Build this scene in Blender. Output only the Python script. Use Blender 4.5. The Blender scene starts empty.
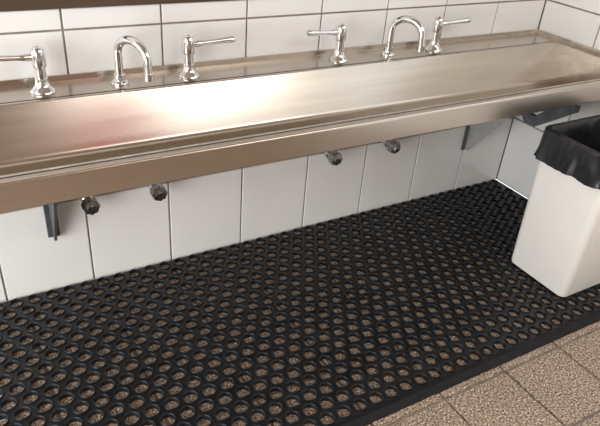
import bpy, bmesh, math, random
from mathutils import Vector, Matrix, noise
random.seed(4)
W=0.28
scene=bpy.context.scene
scene.view_settings.view_transform='Standard'
scene.view_settings.look='None'

# ---------------------------------------------------------------- materials
def mat(name,col,rough=.5,metal=0.,coat=0.,spec=.5):
    m=bpy.data.materials.new(name); m.use_nodes=True
    b=m.node_tree.nodes['Principled BSDF']
    b.inputs['Base Color'].default_value=(*col,1); b.inputs['Roughness'].default_value=rough
    b.inputs['Metallic'].default_value=metal; b.inputs['Coat Weight'].default_value=coat
    b.inputs['Specular IOR Level'].default_value=spec
    return m,m.node_tree,b
def noise_col(nt,b,c1,c2,scale,detail=4,stretch=(1,1,1),lo=.3,hi=.7,bump=0.,bdist=.001,rough=None):
    N=nt.nodes;L=nt.links
    tc=N.new('ShaderNodeTexCoord');mp=N.new('ShaderNodeMapping');mp.inputs['Scale'].default_value=stretch
    n=N.new('ShaderNodeTexNoise');n.inputs['Scale'].default_value=scale;n.inputs['Detail'].default_value=detail
    r=N.new('ShaderNodeValToRGB');r.color_ramp.elements[0].position=lo;r.color_ramp.elements[1].position=hi
    r.color_ramp.elements[0].color=(*c1,1);r.color_ramp.elements[1].color=(*c2,1)
    L.new(tc.outputs['Object'],mp.inputs[0]);L.new(mp.outputs[0],n.inputs['Vector']);L.new(n.outputs['Fac'],r.inputs[0])
    L.new(r.outputs[0],b.inputs['Base Color'])
    if bump:
        bp=N.new('ShaderNodeBump');bp.inputs['Strength'].default_value=bump;bp.inputs['Distance'].default_value=bdist
        L.new(n.outputs['Fac'],bp.inputs['Height']);L.new(bp.outputs[0],b.inputs['Normal'])
    if rough:
        mr=N.new('ShaderNodeMapRange');mr.inputs['To Min'].default_value=rough[0];mr.inputs['To Max'].default_value=rough[1]
        L.new(n.outputs['Fac'],mr.inputs[0]);L.new(mr.outputs[0],b.inputs['Roughness'])
    return n,r
M_tile,nt,b=mat('glazed_tile',(.8,.78,.75),.16); noise_col(nt,b,(.84,.838,.82),(.90,.897,.885),3.0,2,bump=.1,bdist=.003)
M_grout,nt,b=mat('grout',(.35,.30,.25),.9); noise_col(nt,b,(.17,.145,.12),(.33,.29,.25),8)
M_fgrout,nt,b=mat('floor_grout',(.3,.27,.23),.9); noise_col(nt,b,(.16,.13,.11),(.3,.26,.22),40)
M_steel,nt,b=mat('brushed_steel',(.5,.45,.4),.3,1.); noise_col(nt,b,(.52,.465,.41),(.60,.545,.485),30,6,(.04,1,1),bump=.04,bdist=.0003,rough=(.2,.3))
M_chrome,nt,b=mat('chrome',(.78,.78,.79),.07,1.)
M_darkst,nt,b=mat('dark_steel',(.2,.2,.21),.3,1.); noise_col(nt,b,(.28,.28,.29),(.42,.41,.4),20)
M_brk,nt,b=mat('grey_painted_steel',(.13,.15,.17),.45,.3); noise_col(nt,b,(.07,.08,.09),(.12,.13,.14),20)
M_galv,nt,b=mat('galvanised_plate',(.5,.5,.5),.4,.6); noise_col(nt,b,(.45,.45,.45),(.6,.6,.59),25)
M_rub,nt,b=mat('black_rubber',(.012,.013,.015),.42); noise_col(nt,b,(.005,.006,.008),(.014,.015,.018),14,6,rough=(.34,.52),bump=.2,bdist=.001)
M_rubedge,nt,b=mat('matt_black_rubber',(.006,.006,.008),.6,spec=.25); noise_col(nt,b,(.004,.004,.005),(.012,.012,.014),30,5,bump=.3,bdist=.001)
M_bin,nt,b=mat('white_plastic',(.8,.79,.75),.4); noise_col(nt,b,(.88,.865,.815),(.92,.905,.865),5)
M_bag,nt,b=mat('black_polythene',(.012,.012,.015),.28); noise_col(nt,b,(.008,.008,.01),(.022,.022,.026),12,3,bump=.4,bdist=.006)
M_red,nt,b=mat('red_indicator',(.6,.03,.02),.4)
M_redprop,nt,b=mat('prop_red',(.9,.09,.03),.4)  # only for the added red prop that the basin mirrors
M_wood,nt,b=mat('brown_timber',(.12,.07,.04),.5); noise_col(nt,b,(.04,.025,.015),(.12,.075,.045),12,5,(.1,1,1))
M_paint,nt,b=mat('cream_paint',(.75,.72,.66),.6); noise_col(nt,b,(.72,.69,.63),(.78,.75,.7),4)
M_tan,nt,b=mat('tan_paint',(.4,.3,.22),.6); noise_col(nt,b,(.3,.23,.17),(.38,.3,.23),2)
# floor
M_floor,nt,b=mat('speckled_floor_tile',(.4,.28,.18),.35)
N=nt.nodes;L=nt.links
tc=N.new('ShaderNodeTexCoord')
n1=N.new('ShaderNodeTexNoise');n1.inputs['Scale'].default_value=170;n1.inputs['Detail'].default_value=2
n2=N.new('ShaderNodeTexNoise');n2.inputs['Scale'].default_value=6
r=N.new('ShaderNodeValToRGB');e=r.color_ramp.elements
e[0].position=.38;e[0].color=(.10,.062,.04,1);e[1].position=.46;e[1].color=(.35,.255,.18,1)
q=e.new(.56);q.color=(.45,.345,.255,1);q=e.new(.64);q.color=(.82,.74,.64,1)
mx=N.new('ShaderNodeMixRGB');mx.blend_type='MULTIPLY';mx.inputs[0].default_value=.5
L.new(tc.outputs['Object'],n1.inputs['Vector']);L.new(tc.outputs['Object'],n2.inputs['Vector'])
L.new(n1.outputs['Fac'],r.inputs[0]);L.new(r.outputs[0],mx.inputs[1]);L.new(n2.outputs['Fac'],mx.inputs[2])
m2=N.new('ShaderNodeMixRGB');m2.inputs[0].default_value=.5;L.new(r.outputs[0],m2.inputs[1]);L.new(mx.outputs[0],m2.inputs[2])
L.new(m2.outputs[0],b.inputs['Base Color'])

# ---------------------------------------------------------------- helpers
def new_obj(name,verts,faces,m,smooth=False,parent=None,scale=W):
    me=bpy.data.meshes.new(name)
    me.from_pydata([tuple(c*scale for c in v) for v in verts],[],faces)
    for mm in (m if isinstance(m,(list,tuple)) else [m]): me.materials.append(mm)
    bm=bmesh.new();bm.from_mesh(me);bmesh.ops.recalc_face_normals(bm,faces=bm.faces);bm.to_mesh(me);bm.free()
    if smooth:
        for p in me.polygons:p.use_smooth=True
    o=bpy.data.objects.new(name,me);scene.collection.objects.link(o)
    if parent:o.parent=parent
    return o
def empty(name,loc=(0,0,0),parent=None):
    o=bpy.data.objects.new(name,None);o.empty_display_size=.05;o.location=[c*W for c in loc]
    scene.collection.objects.link(o)
    if parent:o.parent=parent
    return o
def auto(o,ang=40):
    for p in o.data.polygons:p.use_smooth=True
    bm=bmesh.new();bm.from_mesh(o.data)
    for e in bm.edges:
        if len(e.link_faces)==2 and e.calc_face_angle(0)>math.radians(ang): e.smooth=False
    bm.to_mesh(o.data);bm.free()
def box(name,lo,hi,m,parent=None,bev=0):
    v=[(x,y,z) for x in(lo[0],hi[0]) for y in(lo[1],hi[1]) for z in(lo[2],hi[2])]
    f=[(0,1,3,2),(4,6,7,5),(0,4,5,1),(2,3,7,6),(0,2,6,4),(1,5,7,3)]
    o=new_obj(name,v,f,m,parent=parent)
    if bev:
        md=o.modifiers.new('bevel','BEVEL');md.width=bev*W;md.segments=3
    return o
def lathe(name,axis_pts,m,origin=(0,0,0),direction=(0,0,1),seg=32,parent=None,ang=35):
    d=Vector(direction).normalized();q=d.to_track_quat('Z','Y');O=Vector(origin)
    v=[];f=[]
    for r,h in axis_pts:
        for k in range(seg):
            a=2*math.pi*k/seg
            v.append(tuple(O+q@Vector((r*math.cos(a),r*math.sin(a),h))))
    n=len(axis_pts)
    for i in range(n-1):
        for k in range(seg):
            k2=(k+1)%seg
            f.append((i*seg+k,i*seg+k2,(i+1)*seg+k2,(i+1)*seg+k))
    f.append(tuple(range(seg)));f.append(tuple((n-1)*seg+k for k in range(seg)))
    o=new_obj(name,v,f,m,parent=parent);auto(o,ang);return o
def tube(name,pts,rads,m,seg=20,parent=None):
    pts=[Vector(p) for p in pts];v=[];f=[]
    up=None
    for i,p in enumerate(pts):
        t=(pts[min(i+1,len(pts)-1)]-pts[max(i-1,0)]).normalized()
        if up is None:
            up=t.orthogonal().normalized()
        up=(up-t*up.dot(t)).normalized();s=t.cross(up)
        for k in range(seg):
            a=2*math.pi*k/seg
            v.append(tuple(p+rads[i]*(math.cos(a)*up+math.sin(a)*s)))
    n=len(pts)
    for i in range(n-1):
        for k in range(seg):
            k2=(k+1)%seg;f.append((i*seg+k,i*seg+k2,(i+1)*seg+k2,(i+1)*seg+k))
    f.append(tuple(range(seg)));f.append(tuple((n-1)*seg+k for k in range(seg)))
    o=new_obj(name,v,f,m,parent=parent);auto(o,50);return o

# ---------------------------------------------------------------- tiled walls
def tiled(name,cols,rows,mapper,gap=.0105,bev=.010,depth=.02,ext=.03):
    v=[];f=[];mi=[]
    def add(a,b_,c,d,i):
        n=len(v);v.extend([a,b_,c,d]);f.append((n,n+1,n+2,n+3));mi.append(i)
    u0,u1,w0,w1=cols[0],cols[-1]+ext,rows[0],rows[-1]
    P=lambda u,w,h:mapper(u,w,h)
    add(P(u0,w0,0),P(u1,w0,0),P(u1,w1,0),P(u0,w1,0),1)
    for i in range(len(cols)-1):
        for j in range(len(rows)-1):
            a,b2,c,d=cols[i]+gap,cols[i+1]-gap,rows[j]+gap,rows[j+1]-gap
            tx=random.uniform(-.002,.002);n=len(v)
            rings=[(0,0),(0,depth-bev*.7),(bev*.3,depth-bev*.2),(bev,depth)]
            for ins,h in rings:
                v.extend([P(a+ins,c+ins,h+tx),P(b2-ins,c+ins,h+tx),P(b2-ins,d-ins,h-tx),P(a+ins,d-ins,h-tx)])
            for q in range(3):
                for k in range(4):
                    k2=(k+1)%4;f.append((n+q*4+k,n+q*4+k2,n+q*4+4+k2,n+q*4+4+k));mi.append(0)
            f.append((n+12,n+13,n+14,n+15));mi.append(0)
    me=bpy.data.meshes.new(name);me.from_pydata([tuple(x*W for x in q) for q in v],[],f)
    me.materials.append(M_tile);me.materials.append(M_grout)
    for p,i in zip(me.polygons,mi):p.material_index=i
    o=bpy.data.objects.new(name,me);scene.collection.objects.link(o);return o
rows=[0,1.19,2.145,3.1,3.315]
tiled('wall_back',list(range(-4,9)),rows,lambda u,w,h:(u,.02-h,w))
tiled('wall_right',[-7+i for i in range(8)],rows,lambda u,w,h:(8.02-h,u,w))
box('trim_1',(-4,-.05,3.32),(8,.1,3.48),M_wood,bev=.015)
box('wall_back_upper',(-4,.0,3.485),(8.2,.2,9),M_paint)
wr=empty('wall_right_upper')
box('below_window',(8.02,-10,3.32),(8.2,0,4.3),M_paint,parent=wr)
box('above_window',(8.02,-10,8.2),(8.2,0,9),M_paint,parent=wr)
box('beside_window_a',(8.02,-1.6,4.3),(8.2,0,8.2),M_paint,parent=wr)
box('beside_window_b',(8.02,-10,4.3),(8.2,-6.6,8.2),M_paint,parent=wr)
wn=empty('added_window_1')  # unseen window, added so bright sky reflects in the right of the basin
for (a,c) in (((8.03,-6.6,4.3),(8.16,-1.6,4.4)),((8.03,-6.6,8.1),(8.16,-1.6,8.2)),((8.03,-6.6,4.4),(8.16,-6.5,8.1)),((8.03,-1.7,4.4),(8.16,-1.6,8.1)),((8.03,-4.14,4.4),(8.16,-4.06,8.1))):
    box('frame_bar',a,c,M_paint,parent=wn)
box('wall_front',(-5,-10.2,0),(8.2,-10,9),M_tan)  # unseen side of the room, added for the steel to reflect
box('ceiling',(-5,-10.2,9.0),(8.2,.2,9.15),M_tan)  # out of view, added to darken what the basin reflects
pl=empty('reflected_red_prop',(2.75,-6.2,5.3))  # unseen red prop, added to put a red reflection in the basin
lathe('prop_bowl',[(.95,0),(.94,.15),(.8,.55),(.45,.85),(.18,.95),(.1,1.1)],M_redprop,parent=pl)
lathe('prop_cord',[(.02,1.05),(.02,3.7)],M_darkst,parent=pl,seg=10)

# floor
fx=[3.75-.89*k for k in range(9,0,-1)]+[3.75+.89*k for k in range(0,6)]
fy=[-3.44-.86*k for k in range(8,0,-1)]+[-3.44+.86*k for k in range(0,5)]
v=[];f=[];mi=[]
v+=[(-5,-10.2,-.02),(8.02,-10.2,-.02),(8.02,.02,-.02),(-5,.02,-.02)];f.append((0,1,2,3));mi.append(1)
g=.015
for i in range(len(fx)-1):
    for j in range(len(fy)-1):
        a,b2,c,d=fx[i]+g,min(fx[i+1]-g,8.0),fy[j]+g,min(fy[j+1]-g,0.0)
        if a>=b2 or c>=d: continue
        n=len(v)
        for ins,h in((0,-.02),(0,-.006),(.006,0)):
            v+=[(a+ins,c+ins,h),(b2-ins,c+ins,h),(b2-ins,d-ins,h),(a+ins,d-ins,h)]
        for q in range(2):
            for k in range(4):
                k2=(k+1)%4;f.append((n+q*4+k,n+q*4+k2,n+q*4+4+k2,n+q*4+4+k));mi.append(0)
        f.append((n+8,n+9,n+10,n+11));mi.append(0)
me=bpy.data.meshes.new('floor');me.from_pydata([tuple(x*W for x in q) for q in v],[],f)
me.materials.append(M_floor);me.materials.append(M_fgrout)
for p,i in zip(me.polygons,mi):p.material_index=i
o=bpy.data.objects.new('floor',me);scene.collection.objects.link(o)

# ---------------------------------------------------------------- rubber mat
H=.054;A=.198;B=.166
v=[];f=[]
x0=-2.0;x1=7.93;y1=-.03;yf=-3.22
nr=int(round((y1-yf)/B));nc=int(round((x1-x0)/A))
B=(y1-yf)/nr;A=(x1-x0)/nc
def rectpt(ang,hx,hy):
    c,s=math.cos(ang),math.sin(ang)
    k=min(hx/abs(c) if abs(c)>1e-6 else 9,hy/abs(s) if abs(s)>1e-6 else 9)
    return c*k,s*k
ca=math.atan2(B,A)
angs=[]
corners=[ca,math.pi-ca,math.pi+ca,2*math.pi-ca]
for k in range(4):
    a0=corners[k];a1=corners[(k+1)%4]+(2*math.pi if k==3 else 0)
    m_=5
    for q in range(m_):angs.append(a0+(a1-a0)*q/m_)
seg=len(angs)
prof=[(.0795,H*.66),(.0780,H*.93),(.0745,H),(.0705,H*.97),(.0680,H*.85),(.0665,0)]
def cell(cx,cy,hx,hy,hole=True):
    n=len(v)
    if not hole:
        v.extend([(cx-hx,cy-hy,H*.66),(cx+hx,cy-hy,H*.66),(cx+hx,cy+hy,H*.66),(cx-hx,cy+hy,H*.66)]);f.append((n,n+1,n+2,n+3));return
    for a in angs:
        px,py=rectpt(a,hx,hy);v.append((cx+px,cy+py,H*.66))
    for r_,h in prof:
        for a in angs:v.append((cx+r_*math.cos(a),cy+r_*math.sin(a),h))
    for i in range(len(prof)):
        for k in range(seg):
            k2=(k+1)%seg
            f.append((n+i*seg+k,n+i*seg+k2,n+(i+1)*seg+k2,n+(i+1)*seg+k))
for j in range(nr):
    cy=y1-(j+.5)*B
    off=(j%2)*A/2
    if off: cell(x0+A/4,cy,A/4,B/2,False)
    for i in range(nc-(1 if off else 0)):
        cell(x0+off+(i+.5)*A,cy,A/2,B/2)
    if off: cell(x1-A/4,cy,A/4,B/2,False)
nf0=len(f)
def quad(a,b_,c,d):
    n=len(v);v.extend([a,b_,c,d]);f.append((n,n+1,n+2,n+3))
for (ya,za),(yb,zb) in zip([(yf,H*.66),(yf-.01,H),(yf-.06,H),(yf-.13,.016),(yf-.13,0)],[(yf-.01,H),(yf-.06,H),(yf-.13,.016),(yf-.13,0)]):
    quad((x0,ya,za),(x1,ya,za),(x1,yb,zb),(x0,yb,zb))
quad((x0,y1,H*.66),(x1,y1,H*.66),(x1,y1,0),(x0,y1,0))
quad((x1,y1,H*.66),(x1,yf,H*.66),(x1,yf,0),(x1,y1,0))
me=bpy.data.meshes.new('rubber_drainage_mat');me.from_pydata([tuple(x*W for x in q) for q in v],[],f);me.materials.append(M_rub);me.materials.append(M_rubedge)
for p in me.polygons:
    if p.index>=nf0:p.material_index=1
mo=bpy.data.objects.new('rubber_drainage_mat',me);scene.collection.objects.link(mo);mo.location.z=.0005
auto(mo,50)

# ---------------------------------------------------------------- trough
tr=empty('wash_trough')
T0=-2.2;T1=7.84;TE=7.98
def fillet(poly,rads,n=6):
    out=[poly[0]]
    for i in range(1,len(poly)-1):
        p=Vector(poly[i]);a=Vector(poly[i-1]);c=Vector(poly[i+1]);r_=rads[i-1]
        if r_==0: out.append(tuple(p));continue
        u=(a-p).normalized();w_=(c-p).normalized()
        half=u.angle(w_)/2;d=r_/math.tan(half)
        A_=p+u*d;C_=p+w_*d
        ctr=p+(u+w_).normalized()*(r_/math.sin(half))
        va=A_-ctr;vc=C_-ctr;tot=va.angle_signed(vc)
        e_=.012
        out.append(tuple(A_+u*min(e_,d)))
        for k in range(n+1):
            t=-tot*k/n
            out.append(tuple(ctr+Vector((va.x*math.cos(t)-va.y*math.sin(t),va.x*math.sin(t)+va.y*math.cos(t)))))
        out.append(tuple(C_+w_*min(e_,d)))
    out.append(poly[-1]);return out
def sheet(name,prof,xa,xb,m=M_steel,ang=40):
    v=[];f=[]
    for x in (xa,xb):
        for y,z in prof:v.append((x,y,z))
    n=len(prof)
    for i in range(n-1):f.append((i,i+1,n+i+1,n+i))
    me=bpy.data.meshes.new(name);me.from_pydata([tuple(c*W for c in q) for q in v],[],f);me.materials.append(m)
    o=bpy.data.objects.new(name,me);scene.collection.objects.link(o);o.parent=tr
    auto(o,ang)
    return o
inner=fillet([(-.44,2.60),(-.50,2.60),(-.75,2.12),(-1.25,2.10),(-1.80,2.28),(-1.88,2.60),(-1.92,2.605)],[.015,.07,.12,.06,.012])
sheet('basin',inner,T0,T1)
sheet('back_flange',fillet([(-.008,2.66),(-.022,2.66),(-.024,2.60),(-.46,2.60)],[.004,.004]),T0,TE)
sheet('front_rim',fillet([(-1.87,2.598),(-2.012,2.606),(-2.014,2.365),(-1.93,2.365)],[.022,.006]),T0,TE)
outer=[(-.44,2.585),(-.49,2.57),(-.74,2.10),(-1.25,2.08),(-1.82,2.26),(-1.9,2.52)]
sheet('underside',outer,T0,T1+.01)
v=[(T1,y,z) for y,z in inner];new_obj('end_panel',v,[tuple(range(len(v)))],M_steel,parent=tr)
v=[(T1,-.46,2.60),(TE,-.46,2.60),(TE,-1.9,2.60),(T1,-1.9,2.60)];new_obj('end_flange',v,[(0,1,2,3)],M_steel,parent=tr)
v=[(TE,-.01,2.66),(TE,-1.95,2.66),(TE,-1.95,2.6),(TE,-.01,2.6)];new_obj('end_upstand',v,[(0,1,2,3)],M_steel,parent=tr)
v=[(T0,y,z) for y,z in inner];new_obj('end_panel_b',v,[tuple(range(len(v)))],M_steel,parent=tr)

# ---------------------------------------------------------------- taps
def lever_tap(x,side):
    p=empty('lever_tap',(x,-.27,2.601))
    lathe('base',[(.115,0),(.118,.012),(.11,.03),(.085,.05),(.07,.07),(.06,.11),(.058,.14)],M_chrome,parent=p)
    lathe('stem',[(.05,.13),(.05,.24),(.062,.25),(.066,.27),(.066,.38),(.06,.41),(.045,.43),(.02,.437)],M_chrome,parent=p)
    lathe('button',[(.011,0),(.011,.008),(.008,.01)],M_red,origin=(0,0,.432),parent=p)
    d=Vector((side,-.10,.08)).normalized()
    pts=[Vector((0,0,.34))+d*s for s in (0,.06,.1,.14,.2,.35,.45,.5,.52)]
    tube('lever',pts,[.03,.03,.036,.03,.024,.028,.034,.034,.02],M_chrome,parent=p)
    return p
lever_tap(.70,-1);lever_tap(2.19,1);lever_tap(4.125,-1);lever_tap(5.655,1)
def goose(x):
    p=empty('gooseneck_spout',(x,-.27,2.601))
    lathe('base',[(.09,0),(.092,.015),(.085,.03),(.06,.045),(.055,.07),(.055,.1)],M_chrome,parent=p)
    hx,hy=.18,-.38;pts=[(0,0,.05),(0,0,.2),(0,0,.32)]
    for k in range(1,15):
        a=math.pi*k/14
        s=(1-math.cos(a))/2
        pts.append((hx*s,hy*s,.32+.17*math.sin(a)))
    pts+= [(hx*1.01,hy*1.01,.26),(hx*1.03,hy*1.03,.2)]
    tube('neck',pts,[.043]*len(pts),M_chrome,parent=p)
    lathe('aerator',[(.05,0),(.05,.07)],M_chrome,origin=(hx*1.03,hy*1.03,.15),parent=p)
goose(1.445);goose(4.89)

# ---------------------------------------------------------------- stop valves
def valve(x,z=1.27):
    p=empty('stop_valve',(x,-.003,z))
    dr=(0,-1,.0)
    lathe('wall_flange',[(.09,0),(.09,.01),(.07,.03),(.04,.035)],M_chrome,direction=dr,parent=p)
    lathe('pipe',[(.042,.0),(.042,.18)],M_chrome,direction=dr,parent=p)
    lathe('body',[(.055,.14),(.068,.15),(.068,.21),(.05,.22),(.05,.27)],M_chrome,direction=dr,parent=p)
    v=[];f=[];seg=48
    hs=[(.07,.26),(.088,.275),(.09,.36),(.08,.385),(.05,.39)]
    for r_,h in hs:
        for k in range(seg):
            a=2*math.pi*k/seg;rr=r_*(1+.07*math.cos(a*8)) if r_>.06 else r_
            v.append((rr*math.cos(a),-h,rr*math.sin(a)))
    for i in range(len(hs)-1):
        for k in range(seg):
            k2=(k+1)%seg;f.append((i*seg+k,i*seg+k2,(i+1)*seg+k2,(i+1)*seg+k))
    f.append(tuple(range(seg)));f.append(tuple((len(hs)-1)*seg+k for k in range(seg)))
    auto(new_obj('knob',v,f,M_darkst,parent=p),40)
    lathe('cap',[(.05,.39),(.045,.402),(.01,.405)],M_chrome,direction=dr,parent=p)
for x in (1.0,1.77,4.21,5.2): valve(x)

# ---------------------------------------------------------------- brackets (part of the trough)
def bracket(x,nm,horn):
    p=empty(nm,(x,-.003,0),parent=tr)
    t=.03
    pl=[(0,.80),(0,1.6),(-.2,2.06),(-.95,2.06),(-.95,1.92),(-.1,.80)] if horn else [(0,.78),(0,1.6),(-.2,2.06),(-.72,2.06),(-.72,1.8),(-.12,.78)]
    v=[(0,y,z) for y,z in pl]+[(t,y,z) for y,z in pl];n=len(pl)
    f=[tuple(range(n)),tuple(range(n,2*n))]+[(i,(i+1)%n,n+(i+1)%n,n+i) for i in range(n)]
    new_obj('gusset',v,f,M_galv if horn else M_brk,parent=p)
    box('wall_leg',(-.05,-.035,.78),(.08,0,2.5),M_brk,parent=p,bev=.008)
    if horn: pa=[(-.02,2.07),(-.8,2.06),(-1.08,1.82),(-1.18,1.83),(-1.45,2.11),(-1.75,2.2),(-1.75,2.1),(-1.22,1.69),(-1.03,1.68),(-.8,1.95),(-.02,1.97)]
    else: pa=[(-.02,2.07),(-.5,2.07),(-1.0,2.065),(-1.2,2.07),(-1.4,2.11),(-1.46,2.12),(-1.4,2.06),(-1.2,2.02),(-1.0,2.0),(-.5,1.99),(-.02,1.99)]
    hw=.045
    n=len(pa);v=[(-hw,y,z) for y,z in pa]+[(hw,y,z) for y,z in pa]
    f=[(i,(i+1)%n,n+(i+1)%n,n+i) for i in range(n)]
    for s in (0,n):
        for i in range(5): f.append((s+i,s+i+1,s+9-i,s+10-i) if i<4 else (s+4,s+5,s+6))
    new_obj('arm',v,f,M_brk,parent=p)
bracket(.6,'bracket_1',False);bracket(6.97,'bracket_2',True)

# ---------------------------------------------------------------- bin
bn=empty('waste_bin',(6.85,-2.425,.058))
def rrect(hx,hy,r,n=8):
    pts=[]
    for cx,cy,a0 in((hx-r,hy-r,0),(-hx+r,hy-r,90),(-hx+r,-hy+r,180),(hx-r,-hy+r,270)):
        for k in range(n+1):
            a=math.radians(a0+90*k/n);pts.append((cx+r*math.cos(a),cy+r*math.sin(a)))
    return pts
def loft(name,levels,m,parent,cap0=True,cap1=False):
    v=[];f=[];n=None
    for hx,hy,r,z in levels:
        p=rrect(hx,hy,r);n=len(p);v+=[(a,b_,z) for a,b_ in p]
    for i in range(len(levels)-1):
        for k in range(n):
            k2=(k+1)%n;f.append((i*n+k,i*n+k2,(i+1)*n+k2,(i+1)*n+k))
    if cap0:f.append(tuple(range(n)))
    if cap1:f.append(tuple((len(levels)-1)*n+k for k in range(n)))
    o=new_obj(name,v,f,m,parent=parent);auto(o,35);return o
loft('body',[(.60,.44,.08,0),(.62,.46,.09,.015),(.63,.468,.09,.05),(.67,.505,.10,1.95),(.69,.52,.11,1.955),(.69,.52,.11,2.0),(.67,.50,.10,2.005),(.655,.49,.10,1.95),(.61,.45,.08,.06)],M_bin,bn,cap1=True)
def liner():
    v=[];f=[]
    lv=[]
    for k in range(14): lv.append((.700+.012*(13-k)/13,.532+.012*(13-k)/13,1.63+.38*k/13,.018*(13-k)/13+.007))
    lv+=[(.700,.530,2.025,.004),(.685,.515,2.04,.003),(.665,.495,2.035,.002),(.645,.478,2.01,.003)]
    for k in range(1,16): lv.append((.640-.016*k,.472-.013*k,2.01-.09*k,.01+.008*k))
    n=0
    for li,(hx,hy,z,am) in enumerate(lv):
        base=rrect(hx,hy,.12,8);P=[]
        for k in range(len(base)):
            a=base[k];b_=base[(k+1)%len(base)]
            d=math.dist(a,b_);m_=24 if d>.2 else 2
            for q in range(m_):P.append((a[0]+(b_[0]-a[0])*q/m_,a[1]+(b_[1]-a[1])*q/m_))
        n=len(P)
        for px,py in P:
            nn=noise.noise(Vector((px*6,py*6,z*1.6)))+.6*noise.noise(Vector((px*15,py*15,z*3)))
            L_=math.hypot(px,py);o_=abs(nn)*am*2.4 if li<15 else -abs(nn)*am*2
            zz=z
            if li==0: zz+=.06*noise.noise(Vector((px*3,py*3,5)))
            v.append((px*(1+o_/L_),py*(1+o_/L_),zz))
    for i in range(len(lv)-1):
        for k in range(n):
            k2=(k+1)%n;f.append((i*n+k,i*n+k2,(i+1)*n+k2,(i+1)*n+k))
    f.append(tuple((len(lv)-1)*n+k for k in range(n)))
    new_obj('liner_bag',v,f,M_bag,smooth=True,parent=bn)
liner()

# ---------------------------------------------------------------- lights
w=bpy.data.worlds.new('sky');scene.world=w;w.use_nodes=True
bg=w.node_tree.nodes['Background'];bg.inputs[0].default_value=(.96,.98,1,1);bg.inputs[1].default_value=1.55
def area(name,loc,target,size,sy,en,col):
    l=bpy.data.lights.new(name,'AREA');l.shape='RECTANGLE';l.size=size;l.size_y=sy;l.energy=en;l.color=col
    o=bpy.data.objects.new(name,l);scene.collection.objects.link(o);o.location=[c*W for c in loc]
    t=Vector(target)*W
    o.rotation_euler=(t-o.location).to_track_quat('-Z','Y').to_euler()
area('left_fill',(-4.8,-5,3),(6,-1,.6),1.6,1.2,46,(1,.985,.965))  # added fill from the left for right wall and bin; no window there
area('overhead_fill',(5.2,-7.6,8.6),(3.6,-1,1),1.7,1.2,30,(1,.985,.965))  # added overhead fill, unseen; lifts the room and the basin highlight

# ---------------------------------------------------------------- camera
cam=bpy.data.cameras.new('camera');co=bpy.data.objects.new('camera',cam);scene.collection.objects.link(co)
cam.sensor_width=36;cam.lens=607/600*36;cam.clip_start=.01
right=Vector((.8645,-.4967,.0757));back=Vector((-.459,-.7185,.522)).normalized()
right=(right-back*right.dot(back)).normalized();up=back.cross(right)
R=Matrix((right,up,back)).transposed().to_4x4()
co.matrix_world=Matrix.Translation(Vector((-.093,-6.314,4.866))*W)@R
scene.camera=co
